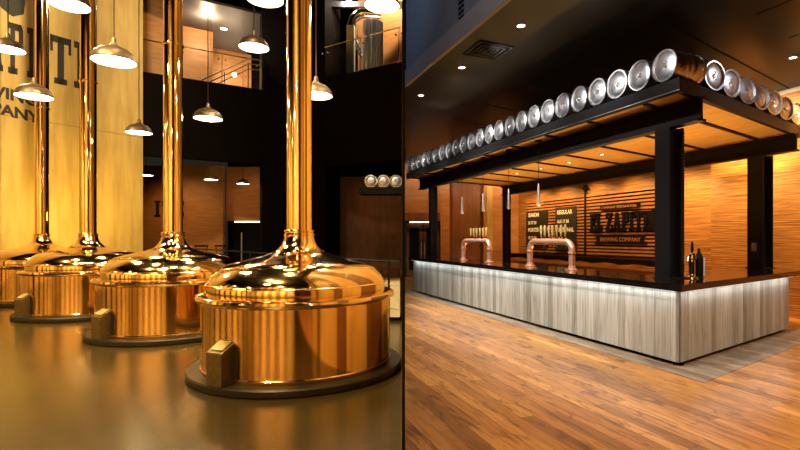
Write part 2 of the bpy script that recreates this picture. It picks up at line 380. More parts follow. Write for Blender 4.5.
# --- hall of the kettles
struct(MB().para(lp(0,0,0), LE*-9.5, LN*-.35, UP*12).build('wall_left', M['ply']))
for k in range(5):                                       # thin joints between the plywood sheets are real grooves proud by 3 mm
    pass
struct(MB().box(-16.2,YB,0,-16,YF,12).build('wall_left', M['dark_wall']))
mb = MB(); ms = MB()
x = -16
while x < .2:                                            # unseen wall behind the viewer, plywood and dark bays shaped for copper reflections
    a_ = random.uniform(1.0,2.4); b_ = random.uniform(.8,1.9)
    mb.box(x, YB-.2, 0, x+a_, YB, 12); ms.box(x+a_, YB-.2, 0, x+a_+b_, YB, 12); x += a_+b_
struct(mb.build('wall_rear', M['ply'])); struct(ms.build('wall_rear', M['ply_stripe']))
mb = MB()
for k in range(6): mb.box(-16, -6+k*2.6, 0, -15.8, -6+k*2.6+1.7, 8)
struct(mb.build('wall_left', M['ply']))  # unseen plywood strips added on the left wall for the kettles to reflect
struct(MB().box(-16.2,YB-.2,12,.6,YF+.2,12.2).build('ceiling', M['dark_wall']))
# rear of the hall
HZ = 7.41
C1 = Vector((-10.3, 17.5, 0)); C2 = Vector((-6.98, 19.6, 0)); C3 = Vector((-4.19, 18.2, 0)); C4 = Vector((-1.30, 16.45, 0))
dA = (C2-C1).normalized(); dB = (C4-C3).normalized()
nA = Vector((-dA.y, dA.x, 0)); nB = Vector((-dB.y, dB.x, 0))       # both point to the back
K = C2 + dA*1.5                                                    # corner column zone
struct(MB().para(C1-dA*4+UP*4.5, dA*7.95+(C2-C1)*0, nA*.3, UP*(HZ-4.5)).build('wall_back', M['dark_wall']))
struct(MB().para(C3+UP*4.2, dB*((C4-C3).length), nB*.3, UP*(HZ-4.2)).build('wall_back', M['dark_wall']))
struct(MB().prism([(C2.x,C2.y),(C3.x,C3.y),(C3.x+.4,C3.y+.8),(C2.x-.3,C2.y+.6)], (0,0,0), (1,0,0), (0,1,0), (0,0,12)).build('wall_corner', M['dark_wall']))
# mezzanine decks, back walls and ceiling
struct(MB().para(C1-dA*4+nA*.3+UP*(HZ-.35), dA*8.2, nA*5, UP*.3).build('floor_mezzanine', M['mezz_ceiling']))
struct(MB().para(C3+nB*.3+UP*(HZ-.35), dB*3.38, nB*4, UP*.3).build('floor_mezzanine', M['mezz_ceiling']))
struct(MB().para(C1-dA*4+nA*3.2+UP*HZ, dA*6.6, nA*.2, UP*4.5).build('wall_mezzanine', M['orange_wood']))
struct(MB().para(C1-dA*4+nA*5.2+UP*HZ, dA*8.6, nA*.2, UP*3.1).build('wall_mezzanine', M['orange_wood']))
struct(MB().para(C1+dA*1+nA*.35+UP*(HZ+3.1), dA*3.4, nA*4.9, UP*.1).build('ceiling_mezzanine', M['mezz_ceiling']))
struct(MB().para(C3+nB*2.4-dB*.5+UP*HZ, dB*3.75, nB*.2, UP*4.5).build('wall_mezzanine', M['orange_wood']))
struct(MB().para(C3+nB*2.3+dB*.0+UP*HZ, dB*3.25, nB*.08, UP*.95).build('trim_2', M['grey_cloth']))
light('mezzanine_lamp', 'POINT', C1+dA*2.2+nA*1.6+UP*(HZ+2.8), 190, (1,.75,.45), radius=.1)
light('mezzanine_lamp', 'POINT', C1+dA*3.6+nA*3.9+UP*(HZ+1.6), 130, (1,.78,.5), radius=.1)
light('mezzanine_lamp', 'POINT', C3+dB*.6+nB*.5+UP*(HZ+3.0), 160, (1,.92,.8), radius=.1)  # added to brighten the steel duct from the front
light('mezzanine_lamp', 'POINT', C3+dB*1.6+nB*.9+UP*(HZ+3.8), 700, (1,.80,.55), radius=.1)
# ground-floor recess behind
struct(MB().box(-16,23.5,0,-10.2,23.7,5).build('wall_back', M['orange_wood']))
struct(MB().box(-10.4,24.5,0,-.0729*24.6-.02,24.7,12).build('wall_back', M['dark_wall']))
struct(MB().box(-10.2,23.9,2.42,-6.6,24.1,5).build('wall_back', M['orange_wood']))
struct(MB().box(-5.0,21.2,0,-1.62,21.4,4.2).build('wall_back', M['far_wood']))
light('recess_lamp', 'SPOT', (-12.2,21.2,4.3), 170, (1,.55,.2), (-12.0,23.4,1.6), angle=120, blend=1)
light('recess_lamp', 'SPOT', (-9.0,22.4,4.3), 25, (1,.5,.18), (-9.0,23.9,3.2), angle=120, blend=1)
light('recess_lamp', 'SPOT', (-3,19.4,4.1), 20, (1,.42,.16), (-3,21.2,1.5), angle=120, blend=1)

# --- bar room
tS = along(711, W0, EF)
struct(MB().para(wp(tS,0,0), EF*-(tS+9), WN*-.3, UP*4.6).build('wall_right', M['amber_wall']))
struct(MB().para(wp(tS,-.35,0), EF*8.9, WN*-.3, UP*4.6).build('wall_right', M['amber_wall']))
tE = tS + 8.9
e0 = wp(tE, -.35, 0)
# far end wall of the bar room: bays of panelling
Y20 = e0.y
struct(MB().box(1.75, Y20, 0, e0.x+.3, Y20+.25, 4.6).build('wall_back', M['orange_wood']))
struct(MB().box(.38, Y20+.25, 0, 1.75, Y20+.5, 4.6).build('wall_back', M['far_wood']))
struct(MB().box(0.02, Y20-.25, 0, .38, Y20+.5, 4.6).build('wall_back', M['orange_wood']))
struct(MB().box(-1.44, Y20+.1, 2.3, 0.02, Y20+.35, 4.6).build('wall_back', M['orange_wood']))
struct(MB().box(-1.44, Y20+.9, 0, 0.02, Y20+1, 4.6).build('wall_back', M['black']))
struct(MB().box(-1.44, Y20+.02, 2.28, 0.02, Y20+.1, 2.62).build('trim_8', M['far_wood']))
for x_ in (-1.38, -.68):
    d_ = struct(MB().box(x_, Y20+.5, 0, x_+.66, Y20+.55, 2.22).build('door_2', M['ply_stripe']))
    MB().box(x_+.12, Y20+.48, .3, x_+.54, Y20+.5, 2.0).build('door_panel', M['black'], d_)
    MB().box(x_+(.60 if x_ < -1 else .03), Y20+.44, .9, x_+(.63 if x_ < -1 else .06), Y20+.48, 1.4).build('door_handle', M['steel'], d_)
lb = MB().box(-1.25, Y20+.42, 2.235, -.25, Y20+.48, 2.27).build('light_bar', M['lamp_inner']); tag(lb, 'thin light bar over the dark double door left of the bar', 'light bar')
struct(MB().box(1.86, Y20-.06, 0, 2.1, Y20, 4.6).build('trim_3', M['ply']))
struct(MB().box(13,YB,0,13.2,YF,4.6).build('wall_right', M['amber_wall']))
struct(MB().box(.7,YB-.2,0,13.2,YB,4.6).build('wall_rear', M['far_wood']))
# ceiling of the bar room: stops at a line parallel to the bar, beyond it an open void with a grey fascia
G0 = Vector((.907, 6.3, 0)); gd = EF
def gp(t, off, z): return G0 + gd*t + NF*off + UP*z
g1, g2 = gp(-14.5,0,0), gp(4.05,0,0)
far = pl(YF)
pts = [(g1.x,g1.y), (13.2,YB), (13.2,YF), (pl(YF)[0]+.02,YF), (g2.x,g2.y)]
CE = poly_slab(pts, 4.6, 4.7).build('ceiling', M['black_ceiling']); struct(CE)
struct(MB().para(gp(-14.5,-.06,4.6), gd*18.5, NF*.06, UP*.30).build('trim_4', M['grey_fascia_low']))
struct(MB().para(gp(-14.5,0.0,4.90), gd*18.5, NF*.12, UP*6.95).build('wall_bulkhead', M['grey_fascia']))
struct(poly_slab([(-.0729*YB,YB),(13.2,YB),(g1.x+3,g1.y),(g2.x+1,g2.y),pl(g2.y+1)], 11.9, 12.0).build('ceiling_void', M['black_ceiling']))
# ceiling tile joints
mb = MB()
for k in range(9): mb.para(cp(-6+k*1.6, -3.5 if k<3 else .0, 4.594), ER*14, EF*.025, UP*.008)
for k in range(9): mb.para(cp(-7, -2.5+k*1.25, 4.594), EF*6.5, ER*.025, UP*.008)
struct(mb.build('trim_5', M['black']))
# recess glow along the top of the right wall
light('cove_lamp', 'AREA', wp(-.6,.35,4.45), 50, (1,.72,.4), wp(-.6,-.2,3.6), size=5, size_y=.05, xdir=EF)
struct(MB().para(wp(4.0,0.0,4.52), EF*-8, WN*.05, UP*.08).build('trim_6', M['cream']))

# ================================================================== KETTLES
def kettle_profile():
    return [(1.045,.93),(1.05,.97),(1.05,1.04),(1.035,1.09),(1.005,1.145),(.96,1.19),(.92,1.235),(.845,1.28),(.70,1.32),(.54,1.357),(.42,1.385),(.32,1.42),(.26,1.46),(.215,1.51),(.185,1.575),(.168,1.64)]
def make_kettle():
    root = empty('brew_kettle', (0,0,0))
    MB().lathe([(0,0),(1.25,0),(1.265,.02),(1.265,.075),(1.25,.09),(0,.09)], 96).build('plinth', M['slate'], root, True)
    MB().lathe([(1.0,.09),(1.115,.09),(1.12,.11),(1.12,.13),(1.11,.14),(1.11,.88),(1.09,.90)], 96).build('tank', M['copper_side'], root, True)
    MB().lathe([(1.08,.86),(1.135,.865),(1.165,.885),(1.175,.91),(1.165,.935),(1.135,.95),(1.04,.955)], 96).build('rim', M['copper'], root, True)
    MB().lathe(kettle_profile(), 96).build('dome', M['copper'], root, True)
    MB().lathe([(1.035,1.045),(1.06,1.05),(1.065,1.06),(1.055,1.07),(1.03,1.075)], 96).build('seam', M['brass'], root, True)
    MB().lathe([(.155,1.62),(.18,1.625),(.186,1.64),(.18,1.655),(.166,1.66),(.178,1.675),(.182,1.69),(.176,1.70),(.152,1.705)], 48).build('collar', M['brass'], root, True)
    st = MB().lathe([(.150,1.66),(.150,11.99)], 48).build('stack_pipe', M['copper'], root, True)
    for z in (4.9, 8.1): MB().lathe([(.149,z-.02),(.168,z-.018),(.172,z),(.168,z+.018),(.149,z+.02)], 48).build('pipe_band', M['brass'], st, True)
    return root
def ctrl_box(root, ang, dist=1.14):
    # bronze gauge box with a sloping face, on the plinth
    c = Vector((math.cos(ang), math.sin(ang), 0)); t = Vector((-c.y, c.x, 0))
    o = c*dist + UP*.09
    b = MB().prism([(-.12,0),(.12,0),(.12,.34),(-.10,.46),(-.12,.46)], o-t*.11, c, UP, t*.22).build('gauge_box', M['box_metal'], root, bevel=.006)
    n = Vector((c.x*.12/.25, c.y*.12/.25, .22/.25))
    MB().para(o-t*.085+c*(-.085)+UP*.4606, t*.17, c*.175-UP*.0955, n*.008).build('gauge_face', M['box_glass'], b)
    # dark arched sheet on the tank wall paints the shade of a recess
    pr = []
    mb = MB()
    for (y0, y1, hw) in ((.095,.42,.17),(.42,.45,.16),(.45,.475,.135),(.475,.49,.10)):
        vs=[]; fs=[]; nn=8
        for k in range(nn+1):
            a = ang + (-hw + 2*hw*k/nn)/1.11
            for z in (y0,y1): vs.append((math.cos(a)*1.114, math.sin(a)*1.114, z))
        mb.add(vs, [(2*k,2*k+2,2*k+3,2*k+1) for k in range(nn)])
    mb.build('niche_shade', M['slate'], root)
kp = [(-1.745,6.20),(-4.57,8.56),(-7.47,10.62),(-10.15,12.75)]
kl = ['large copper brew kettle nearest the viewer, its grey plinth nearly touching the partition',
      'copper brew kettle second nearest, with the dome reflecting a pale triangle of plywood',
      'copper brew kettle third from the partition, before the plywood wall',
      'farthest copper brew kettle, cut off by the left edge of the picture']
k0 = make_kettle(); ks = [k0]+[copy_tree(k0) for _ in range(3)]
for i, k in enumerate(ks):
    k.location = (kp[i][0], kp[i][1], 0); tag(k, kl[i], 'brew kettle', 'row of copper brew kettles')
for k in ks:
    a = math.atan2(-1.28, -.62)
    ctrl_box(k, a)

# ================================================================== PENDANT LAMPS in the hall
def make_pendant():
    root = empty('pendant_lamp', (0,0,0))
    MB().lathe([(.25,0),(.255,.012),(.245,.05),(.215,.105),(.165,.15),(.10,.18),(.055,.20),(.035,.235),(.028,.28),(.02,.30),(0,.305)], 40).build('lamp_shade', M['lamp_shell'], root, True)
    MB().lathe([(.243,.004),(.235,.048),(.205,.098),(.155,.138),(.0,.165)], 40).build('reflector', M['lamp_inner'], root, True)
    MB().lathe([(0,.012),(.14,.014),(.19,.03),(.15,.07),(0,.10)], 32).build('bulb', M['bulb'], root, True)
    return root
pend = [  # u, v, height, label
 (114,62,3.8,'bronze dome pendant lamp hanging just right of the third kettle pipe'),
 (34,97,3.8,'bronze dome pendant lamp hanging over the lower words on the plywood wall'),
 (139,133,3.8,'small bronze pendant lamp near the right edge of the plywood wall'),
 (208,119,3.8,'bronze pendant lamp against the dark balcony front, right of the second kettle pipe'),
 (316,96,3.8,'bronze pendant lamp half hidden behind the pipe of the nearest kettle'),
 (254,48,4.9,'bronze pendant lamp in front of the left glass balcony'),
 (70,6,4.9,'pendant lamp at the top edge between the two far kettle pipes'),
 (382,6,4.9,'pendant lamp at the top edge beside the partition'),
 (265,0,4.9,'pendant lamp cut by the top edge, left of the nearest kettle pipe'),
 (8,50,4.9,'pendant lamp at the left edge over the painted letters'),
 (211,180,3.8,'small pendant lamp in the dim recess, left of its neighbour'),
 (243,184,3.8,'smallest pendant lamp in the dim recess, before the black doorway'),
 (144,176,3.8,'tiny pendant lamp at the corner of the plywood wall, in the recess'),
]
p0 = make_pendant()
for i, (u, v, h, lab) in enumerate(pend):
    Y = (h-1.6)*500/(238-v); X = (u-440)/500*Y
    if i == 12: Y = 19.2; X = (146-440)/500*Y; 
    o = p0 if i == 0 else copy_tree(p0)
    o.location = (X, Y, h if i != 12 else 4.0)
    top = 12.0
    if Y > 18: top = 4.9 if i != 12 else 4.9
    if i in (10,11): top = 7.05
    tag(o, lab, 'pendant lamp', 'bronze dome pendant lamps')
    MB().tube([(0,0,.28),(0,0,top-o.location.z)], .009 if Y < 12 else .012, 6).build('cord', M['cable'], o)
    if Y < 12:
        light('pendant_bulb', 'SPOT', (X, Y, h-.02), 190, (1,.72,.32), (X, Y, 0), angle=150, blend=.5, radius=.12)
# unseen lamps added to the rows behind the viewer, to mirror in the copper
for i, (X, Y, h) in enumerate([(-2.5,1.0,4.9),(-6,2.2,3.8),(-9.5,3.5,4.9),(-4.5,-1.5,3.8),(-8.5,-.5,4.9),(-1.8,-3.5,4.9),(-6.5,-4,3.8),(-11.5,6.5,3.8),(-12.5,1,3.8),(-3.2,3.3,3.8)]):
    o = copy_tree(p0); o.location = (X, Y, h)
    for c in kids(o):
        if c.name.startswith('cord'): bpy.data.objects.remove(c)
    MB().tube([(0,0,.28),(0,0,12-h)], .009, 6).build('cord', M['cable'], o)
    tag(o, 'unseen bronze dome pendant lamp added to the rows behind the viewer', 'pendant lamp', 'pendant lamps behind the viewer')

# ================================================================== lettering on the plywood
wall_sign = empty('wall_lettering', lp(-2.5,0,5))
tag(wall_sign, 'big black brewery name painted on the plywood wall behind the kettles', 'wall lettering')
inv = Vector(wall_sign.location)
def sL(u): return along(u, L0, LE)
for ch, u0, u1, v1, z0 in (('A',-12,3,45,0),('P',8,23,41,0),('I',27,37,42,0),('T',50,71,43,0),('E',74,95,41,0)):
    s0, s1 = sL(u0), sL(u1); hgt = 1.42; zb = 6.20
    mb = MB(); slab(mb, ch, lp(s0,.002,zb)-inv, LE, UP, hgt, .012, (s1-s0)/(GL[ch][0]*hgt))
    mb.build('letter', M['ink'], wall_sign)
for body, uu, zz, sz in (('BREWING', 37.5, 5.40, .42), ('COMPANY', 39, 4.93, .42)):
    mb = MB(); text_mesh(mb, body, sz, lp(sL(uu),.002,zz)-inv, LE, UP, .012, offset=.014, sx=1.0, align='RIGHT', shear=-.10)
    mb.build('word', M['ink'], wall_sign)
# plain dark emblem above the letters
mb = MB()
mb.prism([(0,0),(.25,-.15),(.5,0),(.55,.4),(.38,.5),(.45,.9),(.1,1.1),(-.2,.9),(-.3,.4)], lp(sL(1),.002,7.95)-inv, LE, UP, LN*.012)
mb.prism([(0,0),(.3,.1),(.45,-.05),(.6,.2),(.3,.5),(0,.4)], lp(sL(26),.002,8.75)-inv, LE, UP, LN*.012)
mb.build('emblem', M['ink'], wall_sign)
# thin joints of the plywood sheets
mb = MB()
for s in (-1.9,-3.8,-5.7): mb.para(lp(s,0,0), LE*.012, LN*.004, UP*12)
mb.para(lp(0,0,5.0)+LE*-9.5, LE*9.5, LN*.004, UP*.01)
struct(mb.build('trim_7', M['box_metal']))
# dark letters on the recess wall
ls = empty('wall_lettering', (-13.4,23.48,2.6)); tag(ls, 'dark letters on the dim orange wall beyond the plywood', 'wall lettering')
mb = MB(); x = 0
for ch in 'ITE': x += slab(mb, ch, (x,0,0), (1,0,0), (0,0,1), .75, .03, .9)+.08
mb.build('letter', M['ink'], ls)

# ================================================================== mezzanine glass, rails
def balcony(A, d, n, L, lab, us):
    root = empty('glass_balustrade', A+UP*HZ); tag(root, lab, 'balustrade', 'glass balustrades of the mezzanine')
    k = int(L/1.15)
    for i in range(k):
        MB().para(d*(i*L/k+.015)-n*.02, d*(L/k-.03), n*.012, UP*.98).build('glass_panel', M['glass'], root)
    MB().tube([UP*1.12-n*.02, d*L+UP*1.12-n*.02], .022, 8).build('handrail', M['chrome'], root, True)
    for i in range(k+1):
        p = d*min(L-.05, max(.05, i*L/k)) - n*.02
        f = MB(); f.tube([p, p+UP*1.1], .013, 6); f.build('post', M['chrome'], root, True)
        for sgn in (-.12,.12):
            q = p+d*sgn; MB().tube([q+UP*.9-n*.03, q+UP*.9+n*.03], .028, 8).build('clamp', M['chrome'], root, True)
balcony(C1-dA*.4, dA, nA, (C2-C1).length+.38, 'glass balustrade with steel rail on the left side of the mezzanine', None)
balcony(C3, dB, nB, (C4-C3).length, 'glass balustrade with steel rail on the right side of the mezzanine', None)
# staircase rails seen through the left balcony
st = empty('stair_rail', C1+dA*2.9+nA*1.6+UP*HZ); tag(st, 'steel stair handrails slanting behind the left glass balustrade', 'stair rail')
for k in range(3): MB().tube([(-1.2,0,.1+k*.22),(.7,.5,1.25+k*.22),(2.0,.9,1.25+k*.22)], .025, 8).build('rail', M['chrome'], st, True)
for k in range(3): MB().tube([(-1.1+k*.9,.03+k*.22,0),(-1.1+k*.9,.03+k*.22,.6+k*.45)], .02, 8).build('post', M['chrome'], st, True)
# silver ductwork on the right mezzanine
dk = empty('steel_duct', C3+dB*.88+nB*1.0+UP*HZ); tag(dk, 'bright corrugated steel duct with an elbow behind the right glass balustrade', 'duct')
def ribbed(h, r): 
    pr = []
    for i in range(int(h/.12)): pr += [(r,i*.12),(r,i*.12+.08),(r*.93,i*.12+.1),(r*.93,i*.12+.115)]
    return pr
mb = MB()
vs = []; n = 40
for z in (0, 2.2):
    for i in range(n):
        rr = .36*(1+.06*math.cos(i*math.pi)); a = 2*math.pi*i/n; vs.append((.42+rr*math.cos(a), rr*math.sin(a), z))
mb.add(vs, [(i,(i+1)%n,n+(i+1)%n,n+i) for i in range(n)]+[tuple(range(n,2*n))]); mb.build('fluted_cylinder', M['steel'], dk)
el = [Vector((.75,0,2.5))]+arc((.1,0,2.1),(0,0,1),(-1,0,0),.45,0,math.pi/2,8)+[Vector((-.35,0,1.6))]
MB().tube(el, .19, 16).build('elbow', M['chrome'], dk, True)
MB().tube([Vector((-.35,0,1.65)),Vector((-.1,0,1.2)),Vector((.05,0,.95))], [.15,.12,.08], 12).build('spout', M['chrome'], dk, True)
MB().box(-1.3,-.1,2.75,2.2,.1,2.95).build('header_pipe', M['steel'], dk)
pw = MB().box(-.14,-.14,0,.14,.14,1.9).build('white_pillar', M['white_paint'], loc=C3+dB*.80+nB*.5+UP*HZ)
pw.name = 'pillar'; tag(pw, 'short white pillar beside the steel duct behind the right balustrade', 'pillar')
# ceiling lights of the mezzanine
def downlight(name, loc, r, mat, lab, group=None, up=None, cat='ceiling light'):
    o = empty(name, loc); tag(o, lab, cat, group)
    MB().lathe([(r*.85,-.012),(r*1.15,-.012),(r*1.2,0.0),(r*.85,.0)], 24).build('frame', M['box_metal'], o)
    MB().lathe([(0,-.008),(r*.85,-.008),(r*.85,0.0),(0,0.0)], 24).build('diffuser', mat, o)
    return o
for (a, b, lab) in ((2.95,2.6,'round lit ceiling light nearer the glass on the mezzanine ceiling'), (2.55,4.3,'round lit ceiling light farther back on the mezzanine ceiling')):
    downlight('ceiling_light', C1+dA*a+nA*b+UP*(HZ+3.098), .16, M['down_cool'], lab, 'mezzanine ceiling lights')

# handrail behind the kettles
hr = empty('handrail', (-.66,8.3,0)); tag(hr, 'long thin dark steel handrail running behind the kettles', 'handrail')
A = Vector((0,0,1.20)); B = Vector((-8.0,9.4,1.22))
MB().tube([A,B], .018, 8).build('rail', M['black_steel'], hr, True)
for k in range(6): 
    q = A.lerp(B, (k+.15)/5.6); MB().tube([(q.x,q.y,0),(q.x,q.y,q.z)], .018, 8).build('post', M['black_steel'], hr, True)
for z in (.4,.8): MB().tube([Vector((0,0,z)),Vector((-8.0,9.4,z))], .006, 6).build('wire', M['steel'], hr, True)
# doorway with lit transom
MB_ = MB()
dn = tag(MB().box(-10.1,24.4,0,-8.2,24.48,2.25).build('door', M['black']), None); dn.name='door_1'; struct(dn)
tl = tag(MB().box(-9.8,23.84,2.34,-8.6,23.9,2.40).build('light_bar', M['lamp_inner']), 'thin horizontal light bar above the black doorway at the back', 'light bar')
gp_ = MB().tube([(-9.05,22.8,0),(-9.05,22.8,1.85)], .03, 8).build('post', M['steel']); tag(gp_, 'slim grey steel post before the black doorway', 'post')
# end of the pale counter beside the partition
ce = empty('bar_counter', (-.9,9.6,0)); tag(ce, 'short pale counter end with black top behind the nearest kettle', 'counter')
MB().box(-.45,0,.08,.13,.6,.84).build('panel', M['cream'], ce)
MB().box(-.50,-.05,.84,.15,.7,.98).build('countertop', M['counter'], ce)
MB().box(-.43,.04,0,.12,.58,.08).build('plinth', M['black'], ce)
# bench back / dark chair arms behind second kettle
ch0 = empty('black_stool', (-9.0,18.8,0)); 
MB().lathe([(0,.92),(.2,.92),(.22,.95),(.2,1.0),(0,1.0)], 20).build('seat', M['black_steel'], ch0, True)
MB().tube(arc((0,0,1.3),(1,0,0),(0,1,0),.24,.2,math.pi-.2,8), .035, 8).build('backrest', M['black_steel'], ch0, True)
for k in range(4):
    a = math.pi/4+k*math.pi/2; MB().tube([(.14*math.cos(a),.14*math.sin(a),.93),(.24*math.cos(a),.24*math.sin(a),0)], .018, 6).build('leg', M['black_steel'], ch0)
for sg in (.3, math.pi-.3): MB().tube([(.24*math.cos(sg),.24*math.sin(sg),1.3),(.18*math.cos(sg),.18*math.sin(sg),.97)], .015, 6).build('back_post', M['black_steel'], ch0)
ch1 = copy_tree(ch0); ch1.location = (-8.3,18.95,0)
tag(ch0, 'black stool behind the second kettle dome, left one of two', 'stool', 'black stools in the recess'); tag(ch1, 'black stool behind the second kettle dome, right one of two', 'stool', 'black stools in the recess')

# ================================================================== BAR
bar = empty('bar_counter', P); tag(bar, 'long L-shaped bar with bleached vertical panelling and black stone top', 'bar')
def b0(s, r, z): return bp(s,r,z) - P
SL, RL = 9.5, 3.9
MB().para(b0(0,0,.05), EF*SL, ER*.05, UP*.885).build('front_panel', M['panel'], bar)
MB().para(b0(.05,0.0,.05)+ER*.0, ER*RL, EF*.0+EF*-.05, UP*.885).build('side_panel', M['panel'], bar)
MB().para(b0(.0,.09,0), EF*(SL-.1), ER*.05, UP*.05).build('plinth', M['black'], bar)
MB().para(b0(.09,.0,0)+ER*.09, ER*(RL-.15), EF*.05, UP*.05).build('plinth', M['black'], bar)
MB().para(b0(SL-.05,.05,.05), EF*.05, ER*.9, UP*.885).build('end_panel', M['panel'], bar)
# inner face and shelves so that the bar has depth
MB().para(b0(.9,.85,.05), EF*(SL-.9), ER*.05, UP*.885).build('inner_panel', M['black'], bar)
MB().para(b0(.8,.9,.05), ER*(RL-.9), EF*.05, UP*.885).build('inner_panel', M['black'], bar)
MB().para(b0(.05,RL-.05,.05), EF*.75, ER*.05, UP*.885).build('end_panel', M['panel'], bar)
# black stone top, one L-shaped slab
ov = .09; zt0, zt1 = .945, 1.03
poly = [(-ov,-ov), (SL+.18,-ov), (SL+.18,.95), (.85,.95), (.85,4.75), (-ov,4.75)]
pts = [b0(s,r,0) for s,r in poly]
mb = MB(); n = 6; vs = [q+UP*zt0 for q in pts]+[q+UP*zt1 for q in pts]
mb.add(vs, [(0,1,2,3),(0,3,4,5),(6,9,8,7),(6,11,10,9)]+[(i,n+i,n+(i+1)%n,(i+1)%n) for i in range(n)])
mb.build('countertop', M['counter'], bar)
MB().para(b0(.02,-.075,.937), EF*(SL-.05), ER*.012, UP*.007).build('led_strip', M['led'], bar)
MB().para(b0(-.075,.03,.937), ER*(RL-.05), EF*.012, UP*.007).build('led_strip', M['led'], bar)
light('counter_led', 'AREA', bp(4.7,-.072,.93), 22, COOL, bp(4.7,.0,.35), size=9.3, size_y=.02, xdir=EF)
light('counter_led', 'AREA', bp(-.072,1.95,.93), 7, (.9,.95,1), bp(.0,1.95,.35), size=3.8, size_y=.02, xdir=ER)

# ================================================================== CANOPY
cz0, cz1 = 3.48, 3.66
CL, CR = 10.42, 4.75
can = empty('bar_canopy', PC); tag(can, 'black steel canopy with amber plywood soffit standing over the bar', 'canopy')
def c0(s, r, z): return EF*s + ER*r + UP*z
MB().para(c0(0,0,cz0), EF*CL, ER*.07, UP*(cz1-cz0)).build('fascia', M['black_steel'], can)
MB().para(c0(.0,.07,cz0), ER*(CR-.14), EF*.07, UP*(cz1-cz0)).build('fascia', M['black_steel'], can)
MB().para(c0(0,CR-.07,cz0), EF*(CL-.6), ER*.07, UP*(cz1-cz0)).build('fascia', M['black_steel'], can)
MB().para(c0(0,-.012,cz0+.012), EF*CL, ER*.012, UP*.012).build('edge_strip', M['steel'], can)
mb = MB(); mb.para(c0(.07,.07,cz1-.05), EF*(CL-1.1), ER*(CR-.14), UP*.05); mb.build('roof_deck', M['black_steel'], can)
mb = MB(); mb.para(c0(.07,.07,cz0+.02), EF*(CL-.15), ER*(CR-.14), UP*.03); mb.build('soffit', M['soffit'], can)
for k in range(9):
    s = .615+1.176*k
    if s < CL: MB().para(c0(s,.07,cz0-.015), EF*.05, ER*(CR-.14), UP*.035).build('rib', M['black_steel'], can)
def rel(v): return v - PC
bm1 = bp(.0,.7,0); 
def ibeam(o, d, n, L, zt, h=.32, wd=.16):
    mb = MB(); mb.para(o-n*wd/2+UP*(zt-.03), d*L, n*wd, UP*.03); mb.para(o-n*wd/2+UP*(zt-h), d*L, n*wd, UP*.03); mb.para(o-n*.02+UP*(zt-h+.03), d*L, n*.04, UP*(h-.06)); return mb
ibeam(rel(bp(-.0,.62,0)), EF, NF, 10.3, cz0-.016).build('beam', M['black_steel'], can)
ibeam(rel(bp(-.0,4.3,0)), EF, NF, 8.6 if False else 10.2, cz0-.016).build('beam', M['black_steel'], can)
def column(c, z0, wx=.26, wy=.28):
    c = rel(c); mb = MB(); z1 = cz0-.33
    # H-section: two flanges and a web, flanges face along the bar front
    mb.para(c-EF*wx/2-NF*wy/2+UP*z0, EF*wx, NF*.035, UP*(z1-z0)); mb.para(c-EF*wx/2+NF*(wy/2-.035)+UP*z0, EF*wx, NF*.035, UP*(z1-z0))
    mb.para(c-EF*.0-EF*.05-NF*(wy/2-.035)+UP*z0, EF*.10, NF*(wy-.07), UP*(z1-z0))
    mb.para(c-EF*(wx/2+.02)-NF*(wy/2+.02)+UP*z0, EF*(wx+.04), NF*(wy+.04), UP*.015)
    return mb.build('column', M['black_steel'], can)
column(bp(.55,.66,0), 1.032)
column(bp(.67,4.32,0), 1.032, .30, .30)
column(bp(9.3,.66,0), 1.032, .2, .2)
column(bp(9.95,4.32,0), 0.002, .22, .22)
# small twin socket on the rear column
so = MB(); q = bp(.67,4.32,1.35)-NF*.16; so.para(q-EF*.05, EF*.10, NF*-.012, UP*.16); o = so.build('wall_socket', M['steel']); tag(o, 'small grey double socket low on the rear right canopy column', 'socket')

# ------------------------------------------------------------------ kegs
def make_keg():
    root = empty('beer_keg', (0,0,0)); r = .208; Lk = .56
    rot = Matrix.Rotation(R(90), 4, 'Y')                 # lathe axis z -> local x; the face looks along -x
    sh = [(r*.93,.03),(r*.985,.055),(r*.985,.16),(r*1.0,.172),(r*1.0,.188),(r*.975,.20),(r*.975,.26),(r*1.0,.272),(r*1.0,.288),(r*.975,.30),(r*.975,.36),(r*1.0,.372),(r*1.0,.388),(r*.985,.40),(r*.985,.505),(r*.93,.53)]
    MB().lathe(sh, 32, rot).build('shell', M['steel'], root, True)
    for z0, z1 in ((0,.06), (Lk-.06,Lk)):
        MB().lathe([(r*.90,z0),(r*1.0,z0),(r*1.02,(z0+z1)/2),(r*1.0,z1),(r*.90,z1)], 32, rot, close=True).build('chime', M['steel'], root, True)
    MB().lathe([(r*.92,.045),(r*.80,.028),(r*.55,.014),(r*.30,.010),(r*.26,.022),(r*.0,.022)], 32, rot).build('end_dish', M['steel_dark'], root, True)
    MB().lathe([(r*.92,Lk-.045),(r*.80,Lk-.028),(r*.4,Lk-.01),(r*.0,Lk-.008)], 32, rot).build('end_dish', M['steel_dark'], root, True)
    MB().lathe([(0,-.008),(.022,-.008),(.03,.0),(.034,.018),(.034,.022)], 16, rot).build('valve', M['steel'], root, True)
    return root
keg0 = make_keg(); first = True
aN = math.atan2(NF.y, NF.x); aE = math.atan2(EF.y, EF.x)
def next_keg():
    global first
    if first: first = False; return keg0
    return copy_tree(keg0)
for i in range(24):
    s = .235+i*.432
    o = next_keg(); q = cp(s,-.02,cz1+.213); o.location = q; o.rotation_euler = (0,0,aN)
    tag(o, ('steel beer keg on the canopy corner with its ribbed side showing' if i == 0 else
        'steel beer keg lying on the canopy front edge, %s from the near corner keg' % ORD[i-1]), 'beer keg', 'beer kegs along the front edge of the canopy')
